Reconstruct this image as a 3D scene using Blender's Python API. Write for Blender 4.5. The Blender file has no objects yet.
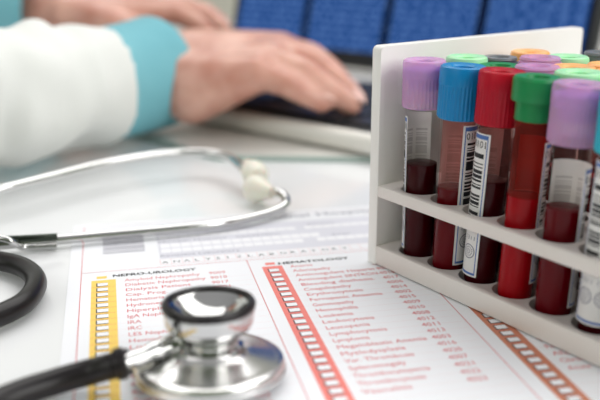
import bpy, bmesh, math, random
from mathutils import Vector, Matrix, Euler, noise
random.seed(7)
PI = math.pi
SC = bpy.context.scene
COL = SC.collection

# ------------------------------------------------------------ camera, world, lights, exposure
CAM_H = 0.13
PITCH = 0.3030920
FPX = 845.69
cd = bpy.data.cameras.new('camera')
cam = bpy.data.objects.new('camera', cd)
COL.objects.link(cam)
cam.location = (0, 0, CAM_H)
cam.rotation_euler = (PI / 2 - PITCH, 0, 0)
cd.sensor_width = 36.0
cd.lens = FPX / 600 * 36
cd.clip_start = 0.01
cd.clip_end = 50
cd.dof.use_dof = True
cd.dof.focus_distance = 0.318
cd.dof.aperture_fstop = 6.6
SC.camera = cam

w = bpy.data.worlds.new('world')
SC.world = w
w.use_nodes = True
nt = w.node_tree
nt.nodes.clear()
wo = nt.nodes.new('ShaderNodeOutputWorld')
bg = nt.nodes.new('ShaderNodeBackground')
tc = nt.nodes.new('ShaderNodeTexCoord')
sx = nt.nodes.new('ShaderNodeSeparateXYZ')
rp = nt.nodes.new('ShaderNodeValToRGB')
nt.links.new(tc.outputs['Generated'], sx.inputs[0])
nt.links.new(sx.outputs['Z'], rp.inputs[0])
nt.links.new(rp.outputs[0], bg.inputs[0])
nt.links.new(bg.outputs[0], wo.inputs[0])
e = rp.color_ramp.elements
e[0].position = 0.0
e[0].color = (0.10, 0.13, 0.08, 1)
e[1].position = 1.0
e[1].color = (0.60, 0.60, 0.60, 1)
m_ = e.new(0.22)
m_.color = (0.20, 0.28, 0.12, 1)
m_ = e.new(0.45)
m_.color = (0.30, 0.37, 0.22, 1)
m_ = e.new(0.6)
m_.color = (0.50, 0.50, 0.50, 1)
bg.inputs[1].default_value = 0.75


def area(name, loc, target, sx_, sy_, power, color):
    l = bpy.data.lights.new(name, 'AREA')
    l.shape = 'RECTANGLE'
    l.size = sx_
    l.size_y = sy_
    l.energy = power
    l.color = color
    o = bpy.data.objects.new(name, l)
    COL.objects.link(o)
    o.location = loc
    d = Vector(target) - Vector(loc)
    o.rotation_euler = d.to_track_quat('-Z', 'Y').to_euler()
    return o


area('ceiling_light', (0.25, 1.1, 1.5), (0, 0.4, 0), 2.4, 1.2, 27, (1.0, 0.985, 0.96))
area('window_light', (1.6, -0.7, 0.95), (0.1, 0.35, 0.05), 1.5, 1.5, 34, (1.0, 0.99, 0.98))
area('side_fill_light', (-1.5, -0.9, 1.0), (0.1, 0.3, 0.0), 1.9, 1.7, 13, (1.0, 0.98, 0.96))  # added soft fill, no window there; lifts tube labels and shelf fronts
SC.view_settings.view_transform = 'Standard'
SC.view_settings.look = 'None'
SC.view_settings.exposure = -0.06
SC.view_settings.gamma = 1.0
SC.view_settings.use_curve_mapping = False

# ------------------------------------------------------------ helpers
_c, _s = math.cos(PITCH), math.sin(PITCH)


def at(px, py, z=None, depth=None):
    """ray of a pixel of the photograph met with a height or a ground distance"""
    u = (px - 300) / FPX
    v = -(py - 200) / FPX
    d = Vector((u, _c + v * _s, -_s + v * _c))
    t = (z - CAM_H) / d.z if z is not None else depth / d.y
    return Vector((0, 0, CAM_H)) + d * t


def mat(name, color=(.8, .8, .8), rough=.5, metal=0.0, **kw):
    m = bpy.data.materials.new(name)
    m.use_nodes = True
    b = m.node_tree.nodes['Principled BSDF']
    b.inputs['Base Color'].default_value = (*color, 1)
    b.inputs['Roughness'].default_value = rough
    b.inputs['Metallic'].default_value = metal
    for k, v in kw.items():
        b.inputs[k].default_value = v
    return m


def N(m, t, **kw):
    n = m.node_tree.nodes.new(t)
    for k, v in kw.items():
        setattr(n, k, v)
    return n


def L(m, a, b):
    m.node_tree.links.new(a, b)


def math_node(m, op, a, b=None, clamp=False):
    n = N(m, 'ShaderNodeMath', operation=op, use_clamp=clamp)
    for i, x in enumerate((a, b)):
        if x is None:
            continue
        if isinstance(x, (int, float)):
            n.inputs[i].default_value = x
        else:
            L(m, x, n.inputs[i])
    return n.outputs[0]


def bsdf(m):
    return m.node_tree.nodes['Principled BSDF']


def noise_look(m, scale=40, c0=None, c1=None, bump=0.0, bscale=None, dist=0.0005, detail=4):
    tcn = N(m, 'ShaderNodeTexCoord')
    b = bsdf(m)
    if c0:
        nz = N(m, 'ShaderNodeTexNoise')
        nz.inputs['Scale'].default_value = scale
        nz.inputs['Detail'].default_value = detail
        L(m, tcn.outputs['Object'], nz.inputs['Vector'])
        r = N(m, 'ShaderNodeValToRGB')
        r.color_ramp.elements[0].color = (*c0, 1)
        r.color_ramp.elements[0].position = .3
        r.color_ramp.elements[1].color = (*c1, 1)
        r.color_ramp.elements[1].position = .7
        L(m, nz.outputs[0], r.inputs[0])
        L(m, r.outputs[0], b.inputs['Base Color'])
    if bump:
        nz = N(m, 'ShaderNodeTexNoise')
        nz.inputs['Scale'].default_value = bscale or scale
        nz.inputs['Detail'].default_value = 5
        L(m, tcn.outputs['Object'], nz.inputs['Vector'])
        bp = N(m, 'ShaderNodeBump')
        bp.inputs['Strength'].default_value = bump
        bp.inputs['Distance'].default_value = dist
        L(m, nz.outputs[0], bp.inputs['Height'])
        L(m, bp.outputs[0], b.inputs['Normal'])
    return m


def link(name, me, parent=None, loc=None, rot=None):
    o = bpy.data.objects.new(name, me)
    COL.objects.link(o)
    if parent is not None:
        o.parent = parent
    if loc is not None:
        o.location = loc
    if rot is not None:
        o.rotation_euler = rot
    return o


def obj(name, bm, m, parent=None, smooth=True, loc=None, rot=None, angle=0.6):
    me = bpy.data.meshes.new(name)
    bmesh.ops.recalc_face_normals(bm, faces=bm.faces)
    bm.to_mesh(me)
    bm.free()
    for x in (m if isinstance(m, (list, tuple)) else [m]):
        me.materials.append(x)
    if smooth:
        me.polygons.foreach_set('use_smooth', [True] * len(me.polygons))
        try:
            me.set_sharp_from_angle(angle=angle)
        except Exception:
            pass
    return link(name, me, parent, loc, rot)


def tag(o, label=None, cat=None, group=None, kind=None):
    if label:
        o['label'] = label
    if cat:
        o['category'] = cat
    if group:
        o['group'] = group
    if kind:
        o['kind'] = kind
    return o


def thing(name, label, cat, loc=(0, 0, 0), rz=0, group=None):
    o = bpy.data.objects.new(name, None)
    o.empty_display_size = 0.01
    COL.objects.link(o)
    o.location = loc
    o.rotation_euler = (0, 0, rz)
    return tag(o, label, cat, group)


def add_box(bm, lo, hi, bev=0.0, seg=2, mi=0):
    t = bmesh.new()
    bmesh.ops.create_cube(t, size=1)
    for v in t.verts:
        v.co = Vector([lo[i] + (v.co[i] + .5) * (hi[i] - lo[i]) for i in range(3)])
    if bev:
        bmesh.ops.bevel(t, geom=t.edges[:], offset=bev, segments=seg, profile=.5, affect='EDGES')
    merge(bm, t, mi)


def merge(bm, t, mi=0, M=None):
    vm = {}
    for v in t.verts:
        vm[v] = bm.verts.new(M @ v.co if M else v.co)
    for f in t.faces:
        try:
            nf = bm.faces.new([vm[v] for v in f.verts])
            nf.material_index = mi if mi else f.material_index
        except ValueError:
            pass
    t.free()


def add_quad(bm, x0, y0, x1, y1, z, mi=0):
    vs = [bm.verts.new(p) for p in ((x0, y0, z), (x1, y0, z), (x1, y1, z), (x0, y1, z))]
    f = bm.faces.new(vs)
    f.material_index = mi
    return f


def lathe(bm, prof, seg=48, center=(0, 0, 0), rad=None, mi=0):
    """prof: (r, z) list; rad(r, z, angle, i) may modulate the radius"""
    cx, cy, cz = center
    rings = []
    for i, (r, z) in enumerate(prof):
        if r < 1e-7:
            rings.append([bm.verts.new((cx, cy, cz + z))])
            continue
        ring = []
        for k in range(seg):
            a = 2 * PI * k / seg
            rr = rad(r, z, a, i) if rad else r
            ring.append(bm.verts.new((cx + rr * math.cos(a), cy + rr * math.sin(a), cz + z)))
        rings.append(ring)
    for a, b in zip(rings[:-1], rings[1:]):
        for k in range(seg):
            k2 = (k + 1) % seg
            if len(a) == 1 and len(b) == 1:
                continue
            if len(a) == 1:
                f = bm.faces.new((a[0], b[k2], b[k]))
            elif len(b) == 1:
                f = bm.faces.new((a[k], a[k2], b[0]))
            else:
                f = bm.faces.new((a[k], a[k2], b[k2], b[k]))
            f.material_index = mi


def spline(pts, n=10):
    P = [Vector(p) for p in pts]
    P = [P[0] * 2 - P[1]] + P + [P[-1] * 2 - P[-2]]
    out = []
    for i in range(1, len(P) - 2):
        a, b, c, d = P[i - 1:i + 3]
        for k in range(n):
            t = k / n
            out.append(.5 * ((2 * b) + (c - a) * t + (2 * a - 5 * b + 4 * c - d) * t * t + (3 * b - a - 3 * c + d) * t ** 3))
    out.append(P[-2])
    return out


def tube(bm, pts, r, seg=16, cap=True, flat=1.0, wob=None):
    """sweep a circle of radius r (number or list) along pts"""
    n = len(pts)
    R = r if isinstance(r, (list, tuple)) else [r] * n
    rings = []
    up = Vector((0, 0, 1))
    for i, p in enumerate(pts):
        t = (pts[min(i + 1, n - 1)] - pts[max(i - 1, 0)]).normalized()
        s = t.cross(up)
        if s.length < 1e-5:
            s = Vector((1, 0, 0))
        s.normalize()
        u = s.cross(t).normalized()
        ring = []
        for k in range(seg):
            a = 2 * PI * k / seg
            rr = R[i] * (1 + (wob(i / n, a) if wob else 0))
            ring.append(bm.verts.new(p + s * math.cos(a) * rr + u * math.sin(a) * rr * flat))
        rings.append(ring)
    for a, b in zip(rings[:-1], rings[1:]):
        for k in range(seg):
            bm.faces.new((a[k], a[(k + 1) % seg], b[(k + 1) % seg], b[k]))
    if cap:
        bm.faces.new(rings[0][::-1])
        bm.faces.new(rings[-1])
    return rings


def ellipsoid(bm, c, rad, rot=None, u=20, v=14):
    t = bmesh.new()
    bmesh.ops.create_uvsphere(t, u_segments=u, v_segments=v, radius=1)
    M = Matrix.Translation(Vector(c)) @ (rot.to_matrix().to_4x4() if rot else Matrix()) @ Matrix.Diagonal((*rad, 1))
    merge(bm, t, 0, M)


def capsule(bm, a, b, ra, rb, seg=16):
    a, b = Vector(a), Vector(b)
    d = b - a
    n = max(2, int(d.length / (min(ra, rb) * .6)) + 1)
    q = d.to_track_quat('Z', 'Y').to_matrix().to_4x4()
    prof = []
    for k in range(7):
        th = -PI / 2 + PI / 2 * k / 6
        prof.append((ra * math.cos(th), ra * math.sin(th)))
    for k in range(1, n):
        prof.append((ra + (rb - ra) * k / n, d.length * k / n))
    for k in range(7):
        th = PI / 2 * k / 6
        prof.append((rb * math.cos(th), d.length + rb * math.sin(th)))
    prof[0] = (0, prof[0][1])
    prof[-1] = (0, prof[-1][1])
    t = bmesh.new()
    lathe(t, prof, seg)
    merge(bm, t, 0, Matrix.Translation(a) @ q)


def chain(bm, pts, rs):
    for i in range(len(pts) - 1):
        capsule(bm, pts[i], pts[i + 1], rs[i], rs[i + 1])


def evaluated(o):
    dg = bpy.context.evaluated_depsgraph_get()
    dg.update()
    me = bpy.data.meshes.new_from_object(o.evaluated_get(dg))
    return me


def remeshed(name, bm, voxel, m, parent=None, smooth_it=6):
    me = bpy.data.meshes.new(name)
    bmesh.ops.recalc_face_normals(bm, faces=bm.faces)
    bm.to_mesh(me)
    bm.free()
    o = bpy.data.objects.new(name + '_raw', me)
    COL.objects.link(o)
    r = o.modifiers.new('r', 'REMESH')
    r.mode = 'VOXEL'
    r.voxel_size = voxel
    r.use_smooth_shade = True
    s = o.modifiers.new('s', 'SMOOTH')
    s.factor = .5
    s.iterations = smooth_it
    me2 = evaluated(o)
    bpy.data.objects.remove(o)
    bpy.data.meshes.remove(me)
    me2.materials.clear()
    me2.materials.append(m)
    me2.name = name
    return link(name, me2, parent)


def carved(name, bm, cutter, m, parent=None):
    """bm minus cutter, as one object"""
    def raw(n, b):
        me = bpy.data.meshes.new(n)
        bmesh.ops.recalc_face_normals(b, faces=b.faces)
        b.to_mesh(me)
        b.free()
        o = bpy.data.objects.new(n, me)
        COL.objects.link(o)
        return o
    a, b = raw('a', bm), raw('b', cutter)
    md = a.modifiers.new('b', 'BOOLEAN')
    md.operation = 'DIFFERENCE'
    md.solver = 'EXACT'
    md.object = b
    bv = a.modifiers.new('v', 'BEVEL')
    bv.width = 0.0004
    bv.segments = 2
    bv.limit_method = 'ANGLE'
    bv.angle_limit = 0.9
    me = evaluated(a)
    bpy.data.objects.remove(a)
    bpy.data.objects.remove(b)
    me.materials.clear()
    me.materials.append(m)
    me.name = name
    me.polygons.foreach_set('use_smooth', [True] * len(me.polygons))
    try:
        me.set_sharp_from_angle(angle=0.6)
    except Exception:
        pass
    return link(name, me, parent)


def text_bm(s, size, x=0, y=0, align='LEFT', width=None, sx_=1.0, bold=0.0):
    """flat lettering as a bmesh, left end of the baseline at x, y"""
    cu = bpy.data.curves.new('t', 'FONT')
    cu.body = s
    cu.size = size
    cu.resolution_u = 2
    cu.align_x = align
    o = bpy.data.objects.new('t', cu)
    COL.objects.link(o)
    me = evaluated(o)
    bpy.data.objects.remove(o)
    bpy.data.curves.remove(cu)
    t = bmesh.new()
    t.from_mesh(me)
    bpy.data.meshes.remove(me)
    if width and t.verts:
        w_ = max(v.co.x for v in t.verts) - min(v.co.x for v in t.verts)
        sx_ = width / w_
    for v in t.verts:
        v.co = Vector((v.co.x * sx_ + x, v.co.y + y, 0))
    return t


# ------------------------------------------------------------ materials
M = {}
M['desk'] = mat('glossy_white_desk', (.84, .85, .865), .14)
M['wall'] = noise_look(mat('cream_wall', (.85, .82, .75), .8), 6, (.83, .80, .73), (.87, .84, .77), .1, 90)
M['floor'] = noise_look(mat('grey_floor', (.4, .38, .35), .5), 8, (.36, .34, .31), (.44, .42, .39))
M['paper'] = noise_look(mat('white_paper', (.83, .84, .88), .55), 900, None, None, .06, 1500, .0001)
M['red_ink'] = mat('red_ink', (.66, .11, .12), .6)
M['pale_red_ink'] = mat('pale_red_ink', (.82, .62, .64), .6)
M['black_ink'] = mat('black_ink', (.012, .012, .016), .55)
M['grey_ink'] = mat('grey_ink', (.27, .27, .33), .6)
M['red_block'] = mat('salmon_ink', (.82, .22, .19), .55)
M['yellow_block'] = mat('yellow_ink', (.90, .62, .12), .55)
M['brown_block'] = mat('brown_ink', (.58, .21, .12), .55)
M['tint'] = mat('lilac_tint', (.68, .68, .75), .6)
M['cell'] = mat('white_cell', (.86, .86, .90), .6)
M['chrome'] = mat('chrome', (.60, .60, .595), .10, 1.0)
M['chrome_b'] = noise_look(mat('brushed_chrome', (.68, .675, .67), .22, 1.0), 100, None, None, .05, 900, .0001)
M['black_rubber'] = noise_look(mat('black_rubber', (.010, .008, .009), .3, 0, **{'Specular IOR Level': .3}), 100, None, None, .08, 400, .0003)
M['dark_steel'] = mat('dark_steel', (.05, .06, .05), .2, 1.0)
M['eartip'] = mat('cream_silicone', (.86, .83, .73), .35)
M['eartip'].node_tree.nodes['Principled BSDF'].inputs['Subsurface Weight'].default_value = .3
M['eartip'].node_tree.nodes['Principled BSDF'].inputs['Subsurface Scale'].default_value = .003
M['rack'] = noise_look(mat('warm_white_paint', (.74, .69, .66), .42), 30, (.73, .675, .64), (.77, .725, .70), .12, 260, .0002)
M['rack_plate'] = noise_look(mat('white_paint', (.88, .86, .84), .42), 30, (.87, .85, .83), (.90, .88, .865), .08, 260, .0002)
M['skin'] = noise_look(mat('skin', (.60, .31, .23), .36), 45, (.48, .21, .155), (.70, .41, .33), .25, 160, .0012)
bsdf(M['skin']).inputs['Subsurface Weight'].default_value = .15
bsdf(M['skin']).inputs['Subsurface Scale'].default_value = .006
M['nail'] = mat('nail', (.80, .52, .45), .25)
M['coat'] = noise_look(mat('white_cotton', (.74, .75, .73), .85), 12, (.72, .73, .71), (.77, .78, .76), .3, 900, .0004)
M['teal'] = noise_look(mat('teal_cotton', (.16, .43, .50), .8), 15, (.14, .40, .47), (.19, .47, .54), .3, 900, .0004)
M['trousers'] = mat('dark_trousers', (.06, .07, .1), .9)
M['hair'] = noise_look(mat('brown_hair', (.06, .035, .02), .6), 60, (.05, .03, .018), (.09, .05, .03), .5, 200, .003)
M['shoe'] = mat('black_shoe', (.02, .02, .02), .4)
M['eye'] = mat('eye_white', (.85, .85, .83), .2)
M['iris'] = mat('iris', (.08, .05, .03), .2)
M['laptop'] = mat('silver_aluminium', (.76, .74, .69), .4, .1)
M['laptop_dark'] = mat('black_plastic', (.012, .013, .016), .35)
M['keys'] = mat('black_keys', (.02, .021, .025), .4)
M['pad'] = mat('glossy_pale_pad', (.76, .75, .71), .10)
M['pad_edge'] = mat('green_glass_edge', (.36, .46, .42), .2)
M['steel'] = mat('grey_steel', (.5, .5, .5), .3, 1.0)


def thin_glass():
    m = bpy.data.materials.new('clear_tube_wall')
    m.use_nodes = True
    n = m.node_tree
    n.nodes.clear()
    out = N(m, 'ShaderNodeOutputMaterial')
    tr = N(m, 'ShaderNodeBsdfTransparent')
    tr.inputs[0].default_value = (.98, .98, .98, 1)
    gl = N(m, 'ShaderNodeBsdfGlossy')
    gl.inputs['Roughness'].default_value = .03
    fr = N(m, 'ShaderNodeLayerWeight')
    fr.inputs[0].default_value = .5
    mx = N(m, 'ShaderNodeMixShader')
    L(m, math_node(m, 'ADD', math_node(m, 'MULTIPLY', math_node(m, 'POWER', fr.outputs['Facing'], 5.0), .45), .005), mx.inputs[0])
    L(m, tr.outputs[0], mx.inputs[1])
    L(m, gl.outputs[0], mx.inputs[2])
    L(m, mx.outputs[0], out.inputs[0])
    return m


M['glass'] = thin_glass()


def film(name, color, amount):
    """thin smear of blood on the inside of a wall: partly see-through"""
    m = bpy.data.materials.new(name)
    m.use_nodes = True
    m.node_tree.nodes.clear()
    out = N(m, 'ShaderNodeOutputMaterial')
    tr = N(m, 'ShaderNodeBsdfTransparent')
    tr.inputs[0].default_value = (*color, 1)
    df = N(m, 'ShaderNodeBsdfDiffuse')
    df.inputs[0].default_value = (color[0] * .8, color[1] * .5, color[2] * .5, 1)
    mx = N(m, 'ShaderNodeMixShader')
    tcn = N(m, 'ShaderNodeTexCoord')
    mp = N(m, 'ShaderNodeMapping')
    mp.inputs['Scale'].default_value = (1, 1, .18)
    nz = N(m, 'ShaderNodeTexNoise')
    nz.inputs['Scale'].default_value = 260
    L(m, tcn.outputs['Object'], mp.inputs[0])
    L(m, mp.outputs[0], nz.inputs['Vector'])
    L(m, math_node(m, 'MULTIPLY', nz.outputs[0], amount), mx.inputs[0])
    L(m, tr.outputs[0], mx.inputs[1])
    L(m, df.outputs[0], mx.inputs[2])
    L(m, mx.outputs[0], out.inputs[0])
    return m


M['film_light'] = film('pale_blood_smear', (.95, .72, .69), .25)
M['film_heavy'] = film('red_blood_smear', (.74, .16, .12), .35)
M['blood'] = mat('dark_blood', (.038, .0006, .002), .15, 0, **{'Specular IOR Level': .12})
M['blood_mid'] = mat('deep_red_blood', (.105, .001, .004), .15, 0, **{'Specular IOR Level': .12})
M['blood_red'] = mat('bright_red_blood', (.32, .002, .006), .15, 0, **{'Specular IOR Level': .12})


def cap_mat(name, col, clear=.0, rough=.32):
    m = mat(name, col, rough)
    b = bsdf(m)
    b.inputs['Subsurface Weight'].default_value = .2
    b.inputs['Subsurface Scale'].default_value = .002
    b.inputs['Specular IOR Level'].default_value = .3
    if clear:
        out = m.node_tree.nodes['Material Output']
        tr = N(m, 'ShaderNodeBsdfTransparent')
        tr.inputs[0].default_value = (*[c ** .35 for c in col], 1)
        mx = N(m, 'ShaderNodeMixShader')
        mx.inputs[0].default_value = clear
        L(m, b.outputs[0], mx.inputs[1])
        L(m, tr.outputs[0], mx.inputs[2])
        L(m, mx.outputs[0], out.inputs[0])
    return m


M['cap_lavender'] = cap_mat('lavender_cap', (.80, .48, .79), .5)
M['plug_lavender'] = mat('violet_stopper', (.30, .16, .58), .5)
M['cap_blue'] = cap_mat('blue_cap', (.003, .22, .52))
M['cap_red'] = cap_mat('red_cap', (.66, .010, .035), .4)
M['plug_red'] = mat('dark_red_stopper', (.20, .004, .02), .5)
M['cap_green'] = cap_mat('green_cap', (.012, .24, .075))
M['cap_cyan'] = cap_mat('cyan_cap', (.02, .42, .55))
M['cap_lightgreen'] = cap_mat('light_green_cap', (.40, .80, .47))
M['cap_orange'] = cap_mat('orange_cap', (.90, .46, .17))
M['cap_grey'] = cap_mat('grey_cap', (.17, .18, .20))
M['plug_grey'] = mat('dark_grey_stopper', (.05, .05, .06), .6)


def label_mat(name, seed):
    """white sticker: blue rim, stacked barcode bars (from the label's own UV)"""
    m = mat(name, (.8, .8, .8), .45)
    tcn = N(m, 'ShaderNodeTexCoord')
    sp = N(m, 'ShaderNodeSeparateXYZ')
    L(m, tcn.outputs['UV'], sp.inputs[0])
    u, v = sp.outputs[0], sp.outputs[1]
    wn = N(m, 'ShaderNodeTexWhiteNoise', noise_dimensions='1D')
    L(m, math_node(m, 'ADD', math_node(m, 'FLOOR', math_node(m, 'MULTIPLY', v, 125)), seed * 17.3), wn.inputs['W'])
    bar = math_node(m, 'LESS_THAN', wn.outputs[0], .54)

    def band(x, a, b):
        return math_node(m, 'MULTIPLY', math_node(m, 'GREATER_THAN', x, a), math_node(m, 'LESS_THAN', x, b))
    code = math_node(m, 'MULTIPLY', bar, math_node(m, 'MULTIPLY', band(v, .40, .88), math_node(m, 'MAXIMUM', band(u, .085, .34), math_node(m, 'MAXIMUM', band(u, .42, .58), band(u, .66, .915)))))
    inner = math_node(m, 'MULTIPLY', band(u, .050, .950), band(v, .028, .962))
    rim = math_node(m, 'MULTIPLY', band(u, .034, .966), band(v, .012, .990))
    edge = math_node(m, 'SUBTRACT', rim, inner, True)
    m1 = N(m, 'ShaderNodeMixRGB')
    m1.inputs[1].default_value = (.93, .92, .92, 1)
    m1.inputs[2].default_value = (.015, .015, .02, 1)
    L(m, code, m1.inputs[0])
    m2 = N(m, 'ShaderNodeMixRGB')
    L(m, edge, m2.inputs[0])
    L(m, m1.outputs[0], m2.inputs[1])
    m2.inputs[2].default_value = (.09, .20, .55, 1)
    # the gummed back shows grey-white with the print faintly through
    geo = N(m, 'ShaderNodeNewGeometry')
    m3 = N(m, 'ShaderNodeMixRGB')
    L(m, geo.outputs['Backfacing'], m3.inputs[0])
    L(m, m2.outputs[0], m3.inputs[1])
    m4 = N(m, 'ShaderNodeMixRGB')
    m4.inputs[1].default_value = (.92, .88, .86, 1)
    m4.inputs[2].default_value = (.66, .62, .61, 1)
    L(m, code, m4.inputs[0])
    L(m, m4.outputs[0], m3.inputs[2])
    L(m, m3.outputs[0], bsdf(m).inputs['Base Color'])
    tl = N(m, 'ShaderNodeBsdfTranslucent')
    L(m, m3.outputs[0], tl.inputs[0])
    mx = N(m, 'ShaderNodeMixShader')
    mx.inputs[0].default_value = .25
    L(m, bsdf(m).outputs[0], mx.inputs[1])
    L(m, tl.outputs[0], mx.inputs[2])
    L(m, mx.outputs[0], m.node_tree.nodes['Material Output'].inputs[0])
    return m


M['label'] = label_mat('barcode_label', 1)
M['label2'] = label_mat('barcode_label_two', 5)


def screen_mat():
    m = bpy.data.materials.new('lit_blue_screen')
    m.use_nodes = True
    m.node_tree.nodes.clear()
    out = N(m, 'ShaderNodeOutputMaterial')
    em = N(m, 'ShaderNodeEmission')
    L(m, em.outputs[0], out.inputs[0])
    tcn = N(m, 'ShaderNodeTexCoord')
    sp = N(m, 'ShaderNodeSeparateXYZ')
    L(m, tcn.outputs['UV'], sp.inputs[0])
    u, v = sp.outputs[0], sp.outputs[1]
    cu = math_node(m, 'FRACT', math_node(m, 'MULTIPLY', u, 4.0))
    gap = math_node(m, 'ADD', math_node(m, 'LESS_THAN', cu, .045), math_node(m, 'GREATER_THAN', cu, .955), True)
    rows = math_node(m, 'FRACT', math_node(m, 'MULTIPLY', v, 34))
    line = math_node(m, 'LESS_THAN', rows, .55)
    cb = N(m, 'ShaderNodeCombineXYZ')
    L(m, math_node(m, 'MULTIPLY', u, 55), cb.inputs[0])
    L(m, math_node(m, 'FLOOR', math_node(m, 'MULTIPLY', v, 34)), cb.inputs[1])
    nz = N(m, 'ShaderNodeTexNoise')
    nz.inputs['Scale'].default_value = 1.0
    nz.inputs['Detail'].default_value = 3
    L(m, cb.outputs[0], nz.inputs['Vector'])
    ink = math_node(m, 'MULTIPLY', line, math_node(m, 'GREATER_THAN', nz.outputs[0], .50))
    a = N(m, 'ShaderNodeMixRGB')
    a.inputs[1].default_value = (.030, .105, .36, 1)
    a.inputs[2].default_value = (.13, .27, .66, 1)
    L(m, ink, a.inputs[0])
    b = N(m, 'ShaderNodeMixRGB')
    L(m, gap, b.inputs[0])
    L(m, a.outputs[0], b.inputs[1])
    b.inputs[2].default_value = (.006, .010, .03, 1)
    L(m, b.outputs[0], em.inputs[0])
    em.inputs[1].default_value = .72
    return m


M['screen'] = screen_mat()

# ------------------------------------------------------------ setting
FLOOR_Z = -0.75
bm = bmesh.new()
add_box(bm, (-3, -2, FLOOR_Z - .05), (3, 3.2, FLOOR_Z))
tag(obj('floor', bm, M['floor'], None, False), kind='structure')
bm = bmesh.new()
add_box(bm, (-3, 3.0, FLOOR_Z), (3, 3.1, 2.0))
tag(obj('wall_back', bm, M['wall'], None, False), kind='structure')

desk = thing('desk', 'glossy white desk under the form and the tube rack', 'desk', (0.2, 0.55, FLOOR_Z))
bm = bmesh.new()
add_box(bm, (-.55, -.75, .725), (.9, .85, .75), .003)
obj('desk_top', bm, M['desk'], desk)
for x in (-.51, .86):
    for y in (-.70, .80):
        bm = bmesh.new()
        add_box(bm, (x - .025, y - .025, 0), (x + .025, y + .025, .7255), .003)
        obj('leg', bm, M['steel'], desk)

# ------------------------------------------------------------ the printed form (units: mm from the corner of the red strip)
FORM_A = Vector((-0.01571464, 0.32290678, 0))
FORM_R = 0.21972501
form = thing('laboratory_form', 'printed white laboratory request form with yellow, red and brown checkbox strips', 'form', FORM_A, FORM_R)
mm = 0.001
bm = bmesh.new()
add_box(bm, (-77 * mm, -227 * mm, 0), (133 * mm, 70 * mm, .00018))
obj('sheet', bm, M['paper'], form, False)
PITCH_ROW = 4.89
Z1, Z2, Z3 = .00021, .00024, .00027


def strip(name, u0, width, m, n, label):
    b = bmesh.new()
    add_quad(b, u0 * mm, -130 * mm, (u0 + width) * mm, 0, Z1, 0)
    add_quad(b, (u0 + 2.0) * mm, 1.6 * mm, (u0 + 6.0) * mm, 4.1 * mm, Z1, 0)
    for k in range(n):
        v = -4.6 - k * PITCH_ROW
        add_quad(b, (u0 + 1.9) * mm, (v - 1.75) * mm, (u0 + 6.3) * mm, (v + 1.75) * mm, Z2, 1)
        add_quad(b, (u0 + 2.35) * mm, (v - 1.3) * mm, (u0 + 6.3) * mm, (v + 1.45) * mm, Z3, 2)
        add_quad(b, u0 * mm, (v - 2.5) * mm, (u0 + width) * mm, (v - 2.36) * mm, Z2, 3)
    o = obj(name, b, [m, M['black_ink'], M['cell'], M['red_ink']], form, False)
    o['label'] = label


strip('checkbox_strip', -68, 9.4, M['yellow_block'], 26, 'yellow checkbox strip')
strip('checkbox_strip', 0, 8.4, M['red_block'], 26, 'salmon red checkbox strip')
strip('checkbox_strip', 67, 8.8, M['brown_block'], 26, 'brown checkbox strip')

hema = ['Anemia', 'Adenopathy', 'Anticoagulant Heparin', 'Anticoagulant SINTRON', 'Bleeding diathesis.', 'Coagulopathy', 'Erythrocytosis', 'Ferropenic Anaemia', 'Gammopathy', 'Hemophilia', 'Leukemia', 'Leukocytosis', 'Leucopenia', 'Lymphocytosis', 'Lymphoma', 'Megaloblastic Anemia', 'Myelodysplasia', 'Var. Thrombosis', 'Splenomegaly', 'Thrombocytopenia', 'Thrombocytosis', 'Vasculitis']
hcode = ['4000', '4005', '4001', '4018', '4017', '4006', '4014', '4002', '4015', '4009', '4010', '4008', '4012', '4011', '4013', '4003', '4016', '4020', '4007', '4021', '4022', '4023']
nefr = ['Amyloid Nephropathy', 'Diabetic Nephropathy', 'Dialysis Patient', 'Cap. Prog.', 'Hematuria', 'Hydronephrosis', 'Hiperplasia', 'IgA Nephropathy', 'IRA', 'IRC', 'LES Nephropathy', 'Hemodialysis', 'Lithiasis', 'Nephritis', 'Nephrotic Syndrome', 'Prostatitis', 'Proteinuria', 'Pyelonephritis', 'Renal Colic', 'Transplant', 'Tubulopathy', 'Uropathy']
ncode = ['9009', '9010', '9017', '9001', '9012', '9004', '9013', '9011', '9002', '9003', '9014', '9005', '9015', '9006', '9007', '9018', '9008', '9019', '9020', '9021', '9022', '9023']
brown = ['Asthma', 'Bronchitis', 'Cough', 'Dyspnea', 'Embolism', 'Emphysema', 'Fibrosis', 'Hemoptysis', 'Infection', 'Pleurisy', 'Pneumonia', 'Respiratory', 'Sarcoidosis', 'Sinusitis', 'Smoker', 'Tuberculosis', 'Tumour', 'Thorax', 'Pneumonia', 'Allergy', 'Chronic', 'Acute']
b = bmesh.new()
for u0, names, codes, cu_ in ((11.6, hema, hcode, 45.0), (-55.3, nefr, ncode, -22.0), (79.0, brown, None, 0)):
    for k, s in enumerate(names):
        v = -3.2 - k * PITCH_ROW
        merge(b, text_bm(s, 3.9 * mm, u0 * mm, v * mm, width=1.56 * mm * len(s), bold=0.00002))
        if codes:
            merge(b, text_bm(codes[k], 3.9 * mm, cu_ * mm, v * mm, width=6.6 * mm, bold=0.00002))
for v_ in b.verts:
    v_.co.z = Z1
obj('red_lettering', b, M['red_ink'], form, False)['label'] = 'red printed lettering'

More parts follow.
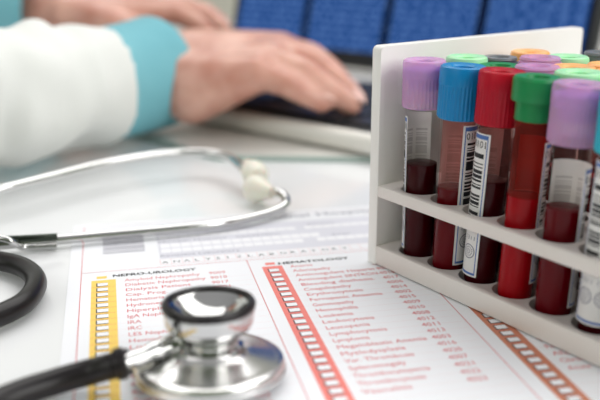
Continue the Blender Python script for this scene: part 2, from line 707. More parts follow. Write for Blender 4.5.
for s, u0, v0 in (('NEFRO-UROLOGY', -60, 2.3), ('HEMATOLOGY', 7, 1.0), ('PNEUMOLOGY', 74, .5)):
    b = text_bm(s, 3.6 * mm, u0 * mm, v0 * mm, width=(33 if s[0] == 'N' else 30) * mm, bold=.00005)
    merge(b, text_bm(s, 3.6 * mm, u0 * mm + .00022, v0 * mm + .00008, width=(33 if s[0] == 'N' else 30) * mm))
    for v_ in b.verts:
        v_.co.z = Z3
    obj('column_heading', b, M['black_ink'], form, False)['label'] = 'bold black column heading'
b = bmesh.new()
for k, ch in enumerate('ANALYSIS'):
    merge(b, text_bm(ch, 3.5 * mm, (-39.6 + 4.5 * k) * mm, 12.6 * mm, sx_=1.15, bold=.00006))
for k, ch in enumerate('LABORATORY'):
    merge(b, text_bm(ch, 3.5 * mm, (-3.6 + 4.6 * k) * mm, 12.6 * mm, sx_=1.15, bold=.00006))
for v_ in b.verts:
    v_.co.z = Z3
obj('spaced_lettering', b, M['black_ink'], form, False)['label'] = 'black letters spaced out in cells'
b = bmesh.new()
merge(b, text_bm('National Hospital', 7.0 * mm, 2 * mm, 59.5 * mm, width=66 * mm, bold=.00008))
for s, u0, v0, wd in (('Number National', -40, 37.5, 30), ('Insured Name', -5, 37.5, 20), ('Recipient Laboratory', -40, 20.5, 34), ('Section', 30, 47, 13), ('Room', 38, 31, 8)):
    merge(b, text_bm(s, 2.6 * mm, u0 * mm, v0 * mm, width=wd * mm))
for v_ in b.verts:
    v_.co.z = Z3
obj('grey_lettering', b, M['grey_ink'], form, False)['label'] = 'grey printed hospital heading'

# header boxes, rules and frame lines, barcode
b = bmesh.new()
add_quad(b, -40 * mm, 18.2 * mm, 128 * mm, 54 * mm, Z1, 1)
add_quad(b, -63.5 * mm, 29 * mm, -45.8 * mm, 50 * mm, Z1, 2)
for k in range(12):
    v = 29.3 + k * 1.75
    add_quad(b, -63.5 * mm, v * mm, -45.8 * mm, (v + random.choice((.7, .9, 1.2))) * mm, Z2, 4)
for row, (v0, v1, ua, ub) in enumerate(((42.2, 46.2, -39, 20), (31, 36.0, -39, 30), (42.2, 46.2, 28, 126), (25.0, 29.6, -39, 20), (25.0, 29.6, 30, 126))):
    u = ua
    while u < ub:
        add_quad(b, u * mm, v0 * mm, (u + 4.1) * mm, v1 * mm, Z2, 3)
        u += 4.5
for k in range(36):
    u = -40.2 + 4.55 * k
    add_quad(b, (u + .15) * mm, 11.6 * mm, (u + 4.4) * mm, 17.2 * mm, Z2, 3)
add_quad(b, -40.4 * mm, 11.3 * mm, 128 * mm, 17.5 * mm, Z1, 5)
for u in (-72.0, -4.9, 61.5, 128.5):
    top = 66 if u in (-72.0, 128.5) else 9
    add_quad(b, (u - .14) * mm, -222 * mm, (u + .14) * mm, top * mm, Z2, 0)
add_quad(b, -72 * mm, 8.8 * mm, 128.5 * mm, 9.05 * mm, Z2, 0)
add_quad(b, -72 * mm, 65.8 * mm, 128.5 * mm, 66.0 * mm, Z2, 5)
for u0, u1 in ((-58.5, -6), (8.6, 60), (75.8, 127)):
    for k in range(26):
        v = -4.6 - k * PITCH_ROW - 2.45
        add_quad(b, u0 * mm, (v - .05) * mm, u1 * mm, (v + .05) * mm, Z1, 5)
obj('printed_frames', b, [M['red_ink'], M['tint'], M['cell'], M['cell'], M['grey_ink'], M['pale_red_ink']], form, False)

# ------------------------------------------------------------ tube rack
RACK_O = Vector((0.02807271, 0.32934106, 0.0003))
RACK_A = -0.950635
RL = .1555
rack = thing('test_tube_rack', 'off-white painted two-shelf rack holding the capped blood tubes', 'rack', RACK_O, RACK_A)
ZB, ZM0, ZM1, RH, RD, RT = .00831, .0291, .03406, .08934, .1229, .00505
for x in (0, RL):
    bm = bmesh.new()
    add_box(bm, (x, 0, 0), (x + RT, RD, RH))
    ed = [e_ for e_ in bm.edges if abs(e_.verts[0].co.y - e_.verts[1].co.y) < 1e-6 and abs(e_.verts[0].co.z - e_.verts[1].co.z) < 1e-6 and e_.verts[0].co.z > .05]
    bmesh.ops.bevel(bm, geom=ed, offset=.0025, segments=5, affect='EDGES', profile=.5)
    bmesh.ops.bevel(bm, geom=[e_ for e_ in bm.edges if e_.calc_length() > .01], offset=.0005, segments=2, affect='EDGES', profile=.5)
    obj('end_plate', bm, M['rack_plate'], rack)

# (row, depth, top height) of every tube in rack millimetres
FRONT = [(18.9, 10.9), (35.3, 10.9), (52.0, 10.9), (68.6, 10.9), (85.3, 11.2), (103.0, 10.9)]
BACK = [(22.5, 28.5), (54.8, 30.6), (73.8, 29.3), (92.0, 29.3),
        (24.0, 45.5), (40.2, 50.0), (38.4, 29.5), (57.5, 47.5), (76.0, 47.5),
        (20.5, 68.0), (39.2, 68.5), (58.5, 67.5), (42.0, 87.5)]
EMPTY = [(120.0, 10.9), (137.0, 10.9), (110.0, 29.3), (128.0, 29.3), (94.0, 47.5), (112.0, 47.5), (130, 47.5)]
HOLE_R = .0078


def holes(z0, z1):
    c = bmesh.new()
    for r_, d_ in FRONT + BACK + EMPTY:
        lathe(c, [(0, z0), (HOLE_R, z0), (HOLE_R, z1), (0, z1)], 40, (r_ * mm, d_ * mm, 0))
    return c


bm = bmesh.new()
add_box(bm, (RT - .0002, 0.0002, ZM0), (RL + .0002, RD, ZM1), .0007, 2)
carved('middle_shelf', bm, holes(ZM0 - .01, ZM1 + .01), M['rack'], rack)
bm = bmesh.new()
add_box(bm, (RT - .0002, 0.0002, .0003), (RL + .0002, RD, ZB), .0007, 2)
carved('bottom_shelf', bm, holes(ZB - .0070, ZB + .01), M['rack'], rack)

# ------------------------------------------------------------ tubes
TR = .0066
TZ = .0020                      # bottom of a tube above the desk


def tube_profile(r, z0, z1, n=8):
    p = []
    for k in range(n + 1):
        th = -PI / 2 + PI / 2 * k / n
        p.append((r * math.cos(th), z0 + r + r * math.sin(th)))
    p[0] = (0, z0)
    p.append((r, z1))
    return p


def cap_bm(kind, top, h, r):
    b = bmesh.new()
    z1, z0 = top, top - h
    if kind == 'step':            # wide disc above a narrower skirt
        hs = h * .56
        prof = [(r * .72, z0), (r * .80, z0), (r * .80, z1 - hs), (r * .985, z1 - hs), (r, z1 - hs + .0006), (r, z1 - .0012), (r * .93, z1 - .0002), (r * .8, z1), (r * .5, z1 - .0004), (r * .46, z1 - .0016), (0, z1 - .0018)]
        ribs = None
    elif kind == 'ring':          # grooved stopper
        prof = [(r * .8, z0)]
        n = 5
        for k in range(n):
            za = z0 + (h - .001) * k / n
            zb = z0 + (h - .001) * (k + 1) / n
            prof += [(r, za + .0002), (r, zb - .0009), (r * .90, zb - .0007), (r * .90, zb - .0001)]
        prof += [(r * .96, z1 - .0008), (r * .9, z1), (r * .55, z1), (r * .45, z1 - .0012), (0, z1 - .0014)]
        ribs = None
    else:
        prof = [(r * .80, z0 + .0002), (r * .93, z0), (r * .985, z0 + .0007), (r * .985, z1 - .0072), (r, z1 - .0066), (r * .985, z1 - .0014), (r * .955, z1 - .0004), (r * .88, z1), (r * .56, z1 - .0003), (r * .46, z1 - .0009), (r * .42, z1 - .0040), (0, z1 - .0042)]

        def ribs(rr, z, a, i):
            return rr * (1 - (.030 * (.5 + .5 * math.cos(a * 36))) * (1 if i in (2, 3) else 0))
    lathe(b, prof, 144 if kind == 'rib' else 56, rad=ribs)
    return b


def view_angle(p):
    """direction, in the tube's own turn, that faces the place the photograph was taken from"""
    return math.atan2(-p.y, -p.x)


def label_bm(a0, a1, z0, z1, r, n=40):
    """a0..a1 in degrees seen from the photograph (0 faces it, + to the right)"""
    b = bmesh.new()
    uv = b.loops.layers.uv.new('UVMap')
    cols = []
    for k in range(n + 1):
        a = math.radians(a0 + (a1 - a0) * k / n)
        x, y = r * math.cos(a), r * math.sin(a)
        cols.append((b.verts.new((x, y, z0)), b.verts.new((x, y, z1)), k / n))
    for c0, c1 in zip(cols[:-1], cols[1:]):
        f = b.faces.new((c0[0], c1[0], c1[1], c0[1]))
        for lp, q in zip(f.loops, ((c0[2], 0), (c1[2], 0), (c1[2], 1), (c0[2], 1))):
            lp[uv].uv = q
    return b


def bend(t, r, ac, z):
    for v in t.verts:
        a = math.radians(ac) + v.co.x / r
        v.co = Vector((r * math.cos(a), r * math.sin(a), z + v.co.y))
    return t


def make_tube(row, dep, spec):
    p = Vector((row * mm, dep * mm))
    ca, sa = math.cos(RACK_A), math.sin(RACK_A)
    wp = Vector((RACK_O.x + p.x * ca - p.y * sa, RACK_O.y + p.x * sa + p.y * ca, 0))
    root = thing('blood_tube', spec['label'], 'test tube', (wp.x, wp.y, TZ), view_angle(wp), 'capped blood tubes in the rack')
    if spec.get('lean'):
        lx, ly = spec['lean']
        root.rotation_euler = (Matrix.Rotation(math.radians(lx), 3, 'Y') @ Matrix.Rotation(math.radians(ly), 3, Vector((wp.x, wp.y, 0)).normalized()) @ Matrix.Rotation(view_angle(wp), 3, 'Z')).to_euler()
    top, h, r = spec['top'] - TZ, spec['h'], spec['r']
    b = bmesh.new()
    lathe(b, tube_profile(TR, 0, top - .004), 40)
    obj('tube_wall', b, M['glass'], root)
    lvl = spec['level'] - TZ
    b = bmesh.new()
    pr = tube_profile(TR - .0005, .0006, lvl - .0002)
    pr += [(TR - .0012, lvl), (0, lvl)]
    lathe(b, pr, 40)
    obj('blood', b, M[spec.get('blood', 'blood')], root)
    if spec.get('film'):
        b = bmesh.new()
        lathe(b, [(TR - .0006, lvl), (TR - .0006, spec.get('film_top', top - h * .8) - 0)], 40)
        obj('blood_smear', b, M[spec['film']], root)
    c = obj('cap', cap_bm(spec['kind'], top, h, r), M['cap_' + spec['col']], root, angle=.5)
    pm = M.get('plug_' + spec['col'])
    if pm and spec['kind'] == 'rib':
        b = bmesh.new()
        lathe(b, [(0, top - h * .62), (TR - .0007, top - h * .62), (TR - .0007, top - h * .42), (r * .95, top - h * .40), (r * .95, top - h * .19), (r * .55, top - h * .16), (0, top - h * .2)], 40)
        obj('stopper', b, pm, c)
    if spec.get('lab'):
        a0, a1, z0, z1, mk = spec['lab']
        lo = obj('label', label_bm(a0, a1, z0 - TZ, z1 - TZ, TR + .00012), M[mk], root)
        lo['label'] = 'white barcode label with blue rim'
        t = bmesh.new()
        span = a1 - a0
        for frac in (.19, .5, .81):
            merge(t, bend(text_bm('0101', .0036, 0, 0, 'CENTER', width=.0062), TR + .0002, a0 + span * frac, z1 - TZ - .0052))
        obj('label_digits', t, M['black_ink'], lo, False)
        # round printed emblem near the foot of the label
        t = bmesh.new()
        for frac in (.19, .5, .81):
            ac, zc, rr = a0 + span * frac, z0 - TZ + .0095, TR + .0002
            for r0, r1, seg, step in ((.0024, .0028, 28, 1), (.0014, .0019, 28, 2), (.0004, .0010, 16, 2)):
                for k in range(0, seg, step):
                    q = []
                    for rad_, kk in ((r0, k), (r1, k), (r1, k + 1), (r0, k + 1)):
                        th = 2 * PI * kk / seg
                        a = math.radians(ac) + rad_ * math.cos(th) / rr
                        q.append(t.verts.new((rr * math.cos(a), rr * math.sin(a), zc + rad_ * math.sin(th))))
                    t.faces.new(q)
            merge(t, bend(text_bm('1311', .0022, 0, 0, 'CENTER', width=.0045), rr, ac, zc + .0045))
        obj('label_emblem', t, M['grey_ink'], lo, False)
    return root


R1 = .0082
specs_front = [
    dict(label='lavender-capped blood tube nearest the rack end plate, front row', top=.0855, h=.0182, r=.0083, lean=(-.6, 0), kind='rib', col='lavender', level=.0455, lab=(150, 302, .0105, .0640, 'label')),
    dict(label='blue-capped blood tube in the front row', top=.0852, h=.0193, r=.0086, lean=(1.3, 0), kind='rib', col='blue', level=.0395, film='film_light', blood='blood_mid', lab=(14, 230, .0100, .0642, 'label')),
    dict(label='bright red-capped blood tube in the front row', top=.0856, h=.0190, r=R1, lean=(2.2, 0), kind='rib', col='red', level=.0465, film='film_light', lab=(-205, -14, .0100, .0636, 'label2')),
    dict(label='dark green stepped-cap blood tube with bright red contents, front row', top=.0857, h=.0148, r=R1, lean=(1.6, 0), kind='step', col='green', level=.0445, film='film_heavy', blood='blood_red', lab=(42, 215, .0135, .0642, 'label2')),
    dict(label='large lavender-capped blood tube between the green and cyan capped tubes', top=.0857, h=.0196, r=.0086, lean=(1.4, 0), kind='rib', col='lavender', level=.0445, blood='blood_mid', lab=(42, 235, .0105, .0590, 'label')),
    dict(label='cyan-capped blood tube cut by the right edge of the photo', top=.0860, h=.0196, r=R1, lean=(1.4, 0), kind='rib', col='cyan', level=.045, lab=(-80, 95, .0105, .0640, 'label2')),
]
for (r_, d_), sp in zip(FRONT, specs_front):
    make_tube(r_, d_, sp)
specs_back = [
    dict(label='light green-capped tube right behind the blue-capped tube', col='lightgreen', top=.0857),
    dict(label='lavender-capped tube just behind the stepped dark green cap, nearer of two lavender rings', col='lavender', top=.0857, kind='ring', r=.0083),
    dict(label='mint green-capped tube just behind the large lavender cap', col='lightgreen', top=.0862, r=.0086),
    dict(label='mint green-capped tube at the right edge behind the cyan cap', col='lightgreen', top=.0857),
    dict(label='dark grey ridged-cap tube behind the red-capped tube', col='grey', top=.0843, kind='ring', r=.0073),
    dict(label='lavender-capped tube behind the other lavender ring, farther from camera', col='lavender', top=.0857, kind='ring'),
    dict(label='dark green-capped tube mostly hidden behind the red cap', col='green', top=.0843, kind='step'),
    dict(label='orange-capped tube between the two mint green caps', col='orange', top=.0845),
    dict(label='orange-capped tube at the right edge of the photo', col='orange', top=.0850),
    dict(label='orange-capped tube nearest the top of the white end plate', col='orange', top=.0845),
    dict(label='mint green-capped tube beside the far orange cap', col='lightgreen', top=.0845),
    dict(label='orange-capped tube cut by the right photo edge, farther back', col='orange', top=.0838),
    dict(label='charcoal-capped tube farthest back at the right photo edge', col='grey', top=.0848, kind='ring', r=.0083),
]
for (r_, d_), sp in zip(BACK, specs_back):
    s = dict(h=.0200, r=.0081, kind='rib', level=.047, blood=random.choice(('blood', 'blood_mid', 'blood_red')), film=random.choice(('film_light', 'film_heavy', None)))
    s.update(sp)
    make_tube(r_, d_, s)

# ------------------------------------------------------------ stethoscope
ZP = .0003
hc = at(210, 361, .006)
steth = thing('stethoscope', 'chrome and black stethoscope lying across the desk and the form', 'stethoscope', (hc.x, hc.y, 0))
base = Vector((hc.x, hc.y, 0))


def rel(p):
    return p - base


PIV = Vector((0, .0229, 0))
TILT = Matrix.Translation(PIV) @ Matrix.Rotation(math.radians(-4), 4, 'X') @ Matrix.Translation(-PIV)


def tilted(b):
    bmesh.ops.transform(b, matrix=TILT, verts=b.verts)
    return b


b = bmesh.new()
lathe(b, [(0, ZP), (.0200, ZP), (.0222, ZP + .0006), (.0229, ZP + .0018), (.0229, ZP + .0036), (.0224, ZP + .0047), (.0212, ZP + .0053), (.0205, ZP + .0053), (.0190, ZP + .0056), (.0135, ZP + .0070), (.0112, ZP + .0080), (.0104, ZP + .0092), (0, ZP + .0092)], 72)
obj('diaphragm_disc', tilted(b), M['chrome_b'], steth)
b = bmesh.new()
lathe(b, [(.02285, ZP + .0008), (.0232, ZP + .0012), (.0232, ZP + .0022), (.02285, ZP + .0026)], 120, rad=lambda r, z, a, i: r * (1 + .004 * math.cos(a * 60)))
obj('knurled_rim', tilted(b), M['chrome_b'], steth)
b = bmesh.new()
lathe(b, [(0, 0.0090), (.0100, 0.0090), (.0102, 0.0098), (.0088, 0.0106), (.0086, 0.0112), (.0090, 0.0128), (.0098, 0.0144), (.0118, 0.0150), (.0128, 0.0158), (.0134, 0.0170), (.0138, 0.0213), (.0137, 0.0228), (.0128, 0.0232), (.0120, 0.0228), (.0108, 0.0214), (.0085, 0.0193), (.0050, 0.0176), (.0016, 0.0168), (0, 0.0168)], 72)
obj('bell', tilted(b), M['chrome'], steth)
b = bmesh.new()
lathe(b, [(.0141, 0.0216), (.0143, 0.0230), (.0138, 0.0238), (.0128, 0.0241), (.0119, 0.0236), (.0117, 0.0228), (.0122, 0.0222), (.0138, 0.0216), (.0141, 0.0216)], 72)
obj('bell_ring', tilted(b), M['black_rubber'], steth)['label'] = 'black rubber rim of the bell'
# stem from the neck to the black tubing
s0 = at(205, 330, .0125)
s1 = at(158, 350, .0118)
s2 = at(122, 364, .0108)
b = bmesh.new()
pts = spline([rel(s0), rel(s1), rel(s2)], 8)
rr = [.0026 + .0005 * (1 if 4 <= i <= 9 else 0) for i in range(len(pts))]
rr[0] = .0034
tube(b, pts, rr, 20)
obj('chest_stem', b, M['chrome'], steth)
b = bmesh.new()
pts = spline([rel(at(129, 361.5, .0112)), rel(at(112, 366, .0098)), rel(at(90, 372, .0070)), rel(at(55, 382, .0056)), rel(at(10, 397, .0054)), rel(at(-60, 428, .0052)), rel(at(-230, 470, .0052)), rel(at(-430, 430, .0052)), rel(at(-420, 330, .0052)), rel(at(-220, 290, .0052)), rel(at(-90, 314, .0052)), rel(at(-40, 327, .0052)), rel(at(0, 315, .0052)), rel(at(27, 300, .0052)), rel(at(36, 281, .0052)), rel(at(22, 267, .0052)), rel(at(-12, 259, .0054)), rel(at(-70, 252, .0056)), rel(at(-120, 248, .006))], 10)
rr = [.0040 + (.0008 if 2 < i < 8 else 0) for i in range(len(pts))]
tube(b, pts, rr, 22)
obj('rubber_tubing', b, M['black_rubber'], steth)
# the two binaural tubes
b = bmesh.new()
far = spline([rel(at(-130, 243, .0065)), rel(at(-105, 225, .009)), rel(at(-50, 201, .012)), rel(at(0, 189.5, .0145)), rel(at(50, 177, .0145)), rel(at(100, 164.5, .0145)), rel(at(150, 155.5, .0145)), rel(at(185, 152.5, .014)), rel(at(212, 153, .0135)), rel(at(230, 158, .013)), rel(at(243, 168, .0125))], 12)
tube(b, far, .0023, 18)
obj('ear_tube', b, M['chrome'], steth)
b = bmesh.new()
near = spline([rel(at(-130, 252, .0055)), rel(at(-60, 248, .0048)), rel(at(0, 244.5, .0042)), rel(at(60, 239.5, .0038)), rel(at(110, 235, .0036)), rel(at(160, 230.5, .0036)), rel(at(215, 224.5, .0036)), rel(at(250, 218, .0037)), rel(at(275, 210.5, .0042)), rel(at(286, 203, .0055)), rel(at(283, 195, .0072)), rel(at(272, 190.5, .0085)), rel(at(260, 188, .0095))], 12)
tube(b, near, .0022, 18)
obj('ear_tube', b, M['chrome'], steth)


def eartip(a, c):
    a, c = Vector(a), Vector(c)
    d = c - a
    t = bmesh.new()
    l = d.length
    lathe(t, [(0, 0), (.0028, 0), (.0036, l * .12), (.0046, l * .30), (.0062, l * .50), (.0069, l * .68), (.0064, l * .86), (.0044, l * .97), (.0016, l), (.0012, l * .9), (0, l * .88)], 28)
    o = bmesh.new()
    merge(o, t, 0, Matrix.Translation(a) @ d.to_track_quat('Z', 'Y').to_matrix().to_4x4())
    return o


obj('ear_tip', eartip(rel(at(246, 164, .0125)), rel(at(259, 178, .0110))), M['eartip'], steth)['label'] = 'cream ear tip'
obj('ear_tip', eartip(rel(at(272, 193, .0088)), rel(at(250, 187, .0078))), M['eartip'], steth)['label'] = 'cream ear tip'
# leaf spring that joins the binaurals
b = bmesh.new()
tube(b, spline([rel(at(-60, 240, .0085)), rel(at(0, 239.5, .0078)), rel(at(30, 238.3, .0074)), rel(at(57, 236.8, .0066))], 6), .0016, 12)
obj('spring_sleeve', b, M['dark_steel'], steth)
b = bmesh.new()
tube(b, spline([rel(at(-50, 233, .0105)), rel(at(0, 238, .0095)), rel(at(14, 243, .0070)), rel(at(22, 247, .0030)), rel(at(40, 247, .0022)), rel(at(57, 246, .0022))], 8), .0014, 12)
obj('spring_rod', b, M['chrome'], steth)

# ------------------------------------------------------------ glossy pad, laptop
pad = thing('desk_pad', 'pale glossy glass desk pad under the laptop and the typing hands', 'desk pad', (0, 0, 0))
c0 = at(216, 161, 0)
c1 = at(640, 166, 0)
c2 = at(120, 134, 0)
dx = (c1 - c0).normalized()
b = bmesh.new()
quad = [c0, c1, Vector((.50, .98, 0)), Vector((-.16, .98, 0)), c2]
lo = [b.verts.new((q.x, q.y, .0002)) for q in quad]
hi = [b.verts.new((q.x, q.y, .0036)) for q in quad]
b.faces.new(lo[::-1])
b.faces.new(hi)
for i in range(len(quad)):
    f = b.faces.new((lo[i], lo[(i + 1) % 5], hi[(i + 1) % 5], hi[i]))
    f.material_index = 1
obj('pad_sheet', b, [M['pad'], M['pad_edge']], pad, False)

HR = Vector((.213, .62, 0))      # near end of the hinge
HL = Vector((-.070, .856, 0))
ux = (HL - HR).normalized()
LW = (HL - HR).length
un_ = Vector((-ux.y, ux.x, 0))
if un_.y > 0:
    un_ = -un_                   # towards the typist
lap = thing('laptop', 'open laptop with blue windows on its screen behind the hands', 'laptop', HR + Vector((0, 0, .0036)), math.atan2(ux.y, ux.x))
sgn = 1 if (Matrix.Rotation(math.atan2(ux.y, ux.x), 3, 'Z') @ Vector((0, 1, 0))).dot(un_) > 0 else -1
BD = .212
ya, yb = sorted((0, sgn * BD))
b = bmesh.new()
add_box(b, (0, ya, .001), (LW, yb, .0135), .0045, 4)
obj('base', b, M['laptop'], lap)
b = bmesh.new()
ka, kb = sorted((sgn * .065, sgn * .205))
add_box(b, (.012, ka, .0130), (LW - .012, kb, .0140), .0004)
kbd = obj('keyboard', b, M['laptop_dark'], lap)
b = bmesh.new()
for r_ in range(6):
    x = .016
    k = 0
    while x < LW - .034:
        w_ = .0175 if not (r_ == 5 and 4 <= k <= 4) else .10
        y0 = sgn * (.069 + r_ * .0222)
        y1 = y0 + sgn * .0180
        add_box(b, (x, min(y0, y1), .0140), (min(x + w_, LW - .016), max(y0, y1), .0168), .0008, 1)
        x += w_ + .003
        k += 1
obj('keys', b, M['keys'], kbd)
b = bmesh.new()
ta, tb = sorted((sgn * .006, sgn * .058))
add_box(b, (LW * .1, ta + .012, .0132), (LW * .9, tb - .034, .0138), .0002)
obj('speaker_bar', b, M['laptop_dark'], lap)
# lid, leaning back by 15 degrees
tilt = math.radians(15)
lid = obj('lid', (lambda q: (add_box(q, (0, -.004, 0), (LW, .004, .245), .002), q)[1])(bmesh.new()), M['laptop_dark'], lap, True, (0, 0, .0135), (sgn * tilt, 0, 0))
b = bmesh.new()
uv = b.loops.layers.uv.new('UVMap')
yy = sgn * .0042
cs = ((.006, .014), (LW - .004, .014), (LW - .004, .238), (.006, .238))
vs = [b.verts.new((x, yy, z)) for x, z in cs]
f = b.faces.new(vs)
for lp, (x, z) in zip(f.loops, cs):
    lp[uv].uv = ((LW - .004 - x) / (LW - .01), (z - .014) / .224)
obj('screen', b, M['screen'], lid, False)['label'] = 'lit screen with blue text windows'

# ------------------------------------------------------------ the person typing
def W(px, py, d):
    return at(px, py, depth=d)


person = thing('person', 'person in a white coat with teal cuffs typing on the laptop', 'person', (-.56, .66, FLOOR_Z))
PB = Vector((-.56, .66, FLOOR_Z))


def P(v):
    return Vector(v) - PB


sk = bmesh.new()
# right arm and hand (the near one)
rw = W(163, 70, .563)
r_elb = Vector((-.256, .348, .058))
r_sh = Vector((-.50, .45, .30))
l_sh = Vector((-.54, .86, .32))
l_elb = Vector((-.49, .90, .055))
lw = W(62, 12, .74)
chain(sk, [P(r_sh), P(r_elb), P(rw)], [.040, .026, .0255])
chain(sk, [P(l_sh), P(l_elb), P(lw)], [.040, .030, .026])


def hand(wrist, mcp, fingers, thumb, k=1.0):
    """mcp: pinky..index knuckle points; fingers: per finger the points after the knuckle; thumb: its points"""
    for i, m_p in enumerate(mcp):
        start = Vector(wrist).lerp(Vector(m_p), .12) + (Vector(m_p) - sum((Vector(q) for q in mcp), Vector()) / 4) * .45
        capsule(sk, P(start), P(m_p), .0165 * k, .0118 * k)
        if i:
            a = Vector(m_p).lerp(Vector(mcp[i - 1]), .5)
            bq = Vector(wrist).lerp(a, .25)
            capsule(sk, P(bq), P(a), .0165 * k, .0112 * k)
        pts = [m_p] + fingers[i]
        rs = [.0108, .0094, .0084, .0072]
        if i == 0:
            rs = [r * .88 for r in rs]
        chain(sk, [P(q) for q in pts], [r * k for r in rs[:len(pts)]])
    capsule(sk, P(wrist), P(Vector(wrist).lerp(Vector(thumb[0]), .8)), .022 * k, .016 * k)
    chain(sk, [P(q) for q in thumb], [.0145 * k, .0115 * k, .0092 * k][:len(thumb)])


mcp = [W(256, 74, .528), W(268, 60, .545), W(276, 52, .568), W(281, 49, .592)]
capsule(sk, P(W(192, 92, .540)), P(mcp[0]), .021, .0125)
capsule(sk, P(W(192, 52, .588)), P(mcp[3]), .0165, .0125)
capsule(sk, P(W(190, 68, .565)), P(W(240, 58, .562)), .026, .018)
fing = [[W(286, 84, .522), W(306, 95, .522), W(322, 104, .523)],
        [W(304, 72, .535), W(332, 92, .530), W(352, 105, .528)],
        [W(312, 62, .558), W(338, 82, .552), W(352, 98, .548)],
        [W(312, 56, .588), W(335, 74, .585), W(347, 89, .580)]]
hand(rw, mcp, fing, [W(215, 78, .585), W(262, 74, .605), W(292, 79, .605)])
mcl = [W(152, 8, .785), W(150, 9, .762), W(148, 11, .74), W(144, 14, .715)]
fil = [[W(180, 6, .785), W(202, 12, .78), W(214, 19, .775)],
       [W(184, 6, .762), W(208, 13, .755), W(222, 23, .75)],
       [W(182, 8, .74), W(208, 17, .735), W(224, 28, .73)],
       [W(176, 13, .712), W(198, 24, .708), W(212, 36, .705)]]
hand(lw, mcl, fil, [W(110, 24, .70), W(140, 34, .69), W(165, 42, .69)], .97)
# torso, neck, head, legs
chain(sk, [P((-.56, .665, -.20)), P((-.56, .665, .05)), P((-.555, .665, .24))], [.135, .125, .135])
chain(sk, [P((-.545, .54, .30)), P((-.545, .79, .30))], [.062, .062])
chain(sk, [P((-.55, .665, .30)), P((-.535, .665, .42))], [.062, .056])
hd = Vector((-.515, .665, .525))
ellipsoid(sk, P(hd), (.098, .077, .115))
ellipsoid(sk, P(hd + Vector((.035, 0, -.055))), (.062, .056, .066))
ellipsoid(sk, P(hd + Vector((.098, 0, -.015))), (.022, .013, .026), Euler((0, .5, 0)))
ellipsoid(sk, P(hd + Vector((.088, 0, -.066))), (.016, .026, .011))
ellipsoid(sk, P(hd + Vector((.086, 0, .022))), (.018, .055, .012))
for s_ in (-1, 1):
    ellipsoid(sk, P(hd + Vector((0, .078 * s_, -.008))), (.018, .010, .030))
for s_ in (-1, 1):
    y = .665 + .10 * s_
    chain(sk, [P((-.56, y, -.215)), P((-.12, y, -.225)), P((-.14, y, -.62)), P((-.13, y, -.70))], [.082, .062, .045, .04])
    chain(sk, [P((-.15, y, -.712)), P((-.03, y, -.72))], [.036, .028])
body = remeshed('body', sk, .003, M['skin'], person, 5)
for s_ in (-1, 1):
    b = bmesh.new()
    ellipsoid(b, P(hd + Vector((.079, .031 * s_, .002))), (.012, .013, .010))
    ey = obj('eye', b, M['eye'], person)
    b = bmesh.new()
    ellipsoid(b, P(hd + Vector((.0885, .031 * s_, .002))), (.0035, .0055, .0055))
    obj('iris', b, M['iris'], ey)
b = bmesh.new()
ellipsoid(b, P(hd + Vector((-.016, 0, .034))), (.102, .086, .098))
obj('hair', b, M['hair'], person)
# nails of the near hand
for pts in fing:
    b = bmesh.new()
    d = (pts[-1] - pts[-2]).normalized()
    up = (Vector((0, 0, 1)) - d * d.z).normalized()
    q = d.to_track_quat('X', 'Z')
    ellipsoid(b, P(pts[-1] + up * .0062 + d * .001), (.0058, .0046, .0014), q.to_euler())
    obj('fingernail', b, M['nail'], person)

# coat: torso, sleeves
ct = bmesh.new()
chain(ct, [P((-.56, .665, -.22)), P((-.56, .665, .05)), P((-.555, .665, .22))], [.165, .15, .155])
chain(ct, [P((-.545, .52, .295)), P((-.545, .81, .295))], [.075, .075])
chain(ct, [P((-.50, .56, -.22)), P((-.22, .56, -.185))], [.11, .09])
chain(ct, [P((-.50, .77, -.22)), P((-.22, .77, -.185))], [.11, .09])


def sleeve(bm_, sh, elb, wr, r_end, seed):
    cut = Vector(wr)
    capsule(bm_, P(sh), P(elb), .066, .0395)
    pts = [Vector(elb).lerp(cut, k / 40) for k in range(41)]
    rs = [.0395 + (r_end - .0395) * min(1, k / 22) for k in range(41)]

    def wob(t, a):
        return (1 - .75 * max(0, t - .75) / .25) * 0.24 * noise.noise(Vector((t * 11 + seed, math.cos(a) * 1.1, math.sin(a) * 1.1))) + .07 * noise.noise(Vector((t * 22 + seed, math.cos(a) * .8, math.sin(a) * .8)))
    tube(bm_, [P(p_) for p_ in pts], rs, 40, True, 1.0, wob)
    capsule(bm_, P(elb), P(Vector(elb).lerp(cut, .1)), .039, .037)


r_cut = W(101, 86, .522)
l_cut = W(2, 4, .752)
sleeve(ct, r_sh, r_elb, r_cut, .0372, 3.1)
sleeve(ct, l_sh, l_elb, l_cut, .036, 8.4)
remeshed('lab_coat', ct, .003, M['coat'], person, 3)


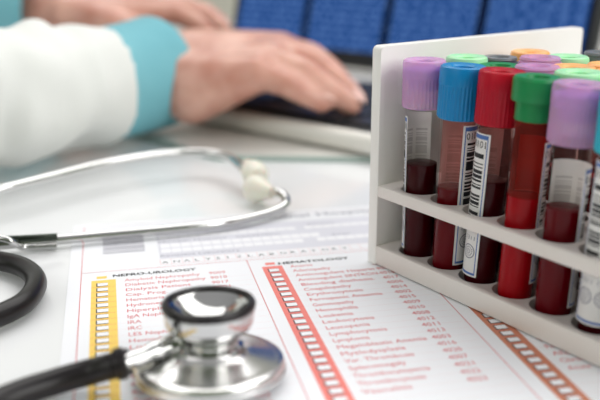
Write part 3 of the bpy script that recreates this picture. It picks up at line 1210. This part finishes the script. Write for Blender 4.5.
def cuff(a, c, ra, rb):
    d = Vector(c) - Vector(a)
    l = d.length
    t = bmesh.new()

    def wob(r, z, ang, i):
        return r * (1 + .03 * noise.noise(Vector((math.cos(ang) * 1.2, math.sin(ang) * 1.2, z * 30))))
    n = 10
    prof = [(ra + (rb - ra) * k / n, l * k / n) for k in range(n + 1)]
    prof += [(rb - .0006, l + .0012), (rb - .0022, l + .0010), (rb - .0028, l - .001)]
    prof += [(rb - .003 + (ra - rb) * k / n, l * (1 - k / n)) for k in range(1, n + 1)]
    lathe(t, prof, 64, rad=wob)
    o = bmesh.new()
    merge(o, t, 0, Matrix.Translation(P(a)) @ d.to_track_quat('Z', 'Y').to_matrix().to_4x4())
    return o


obj('shirt_cuff', cuff(W(88, 90, .512), W(153, 73, .562), .0335, .0375), M['teal'], person)['label'] = 'teal shirt cuff'
obj('shirt_cuff', cuff(W(-25, 4, .758), W(38, 9, .746), .034, .033), M['teal'], person)['label'] = 'teal shirt cuff'
for s_ in (-1, 1):
    y = .665 + .10 * s_
    b = bmesh.new()
    chain(b, [P((-.55, y, -.215)), P((-.12, y, -.225)), P((-.14, y, -.65))], [.092, .072, .056])
    remeshed('trouser_leg', b, .006, M['trousers'], person, 4)
    b = bmesh.new()
    chain(b, [P((-.16, y, -.708)), P((-.02, y, -.716))], [.041, .033])
    ellipsoid(b, P((-.09, y, -.738)), (.13, .043, .012))
    remeshed('shoe', b, .005, M['shoe'], person, 4)

stool = thing('office_stool', 'round black stool under the seated person in the white coat', 'stool', (-.62, .665, FLOOR_Z))
b = bmesh.new()
lathe(b, [(0, .295), (.17, .295), (.19, .31), (.19, .335), (.17, .348), (0, .35)], 48)
obj('seat', b, M['black_rubber'], stool)
b = bmesh.new()
lathe(b, [(0, .03), (.03, .03), (.03, .297), (0, .297)], 24)
obj('post', b, M['steel'], stool)
b = bmesh.new()
lathe(b, [(0, 0), (.2, 0), (.2, .012), (.04, .035), (0, .035)], 48)
obj('base', b, M['steel'], stool)
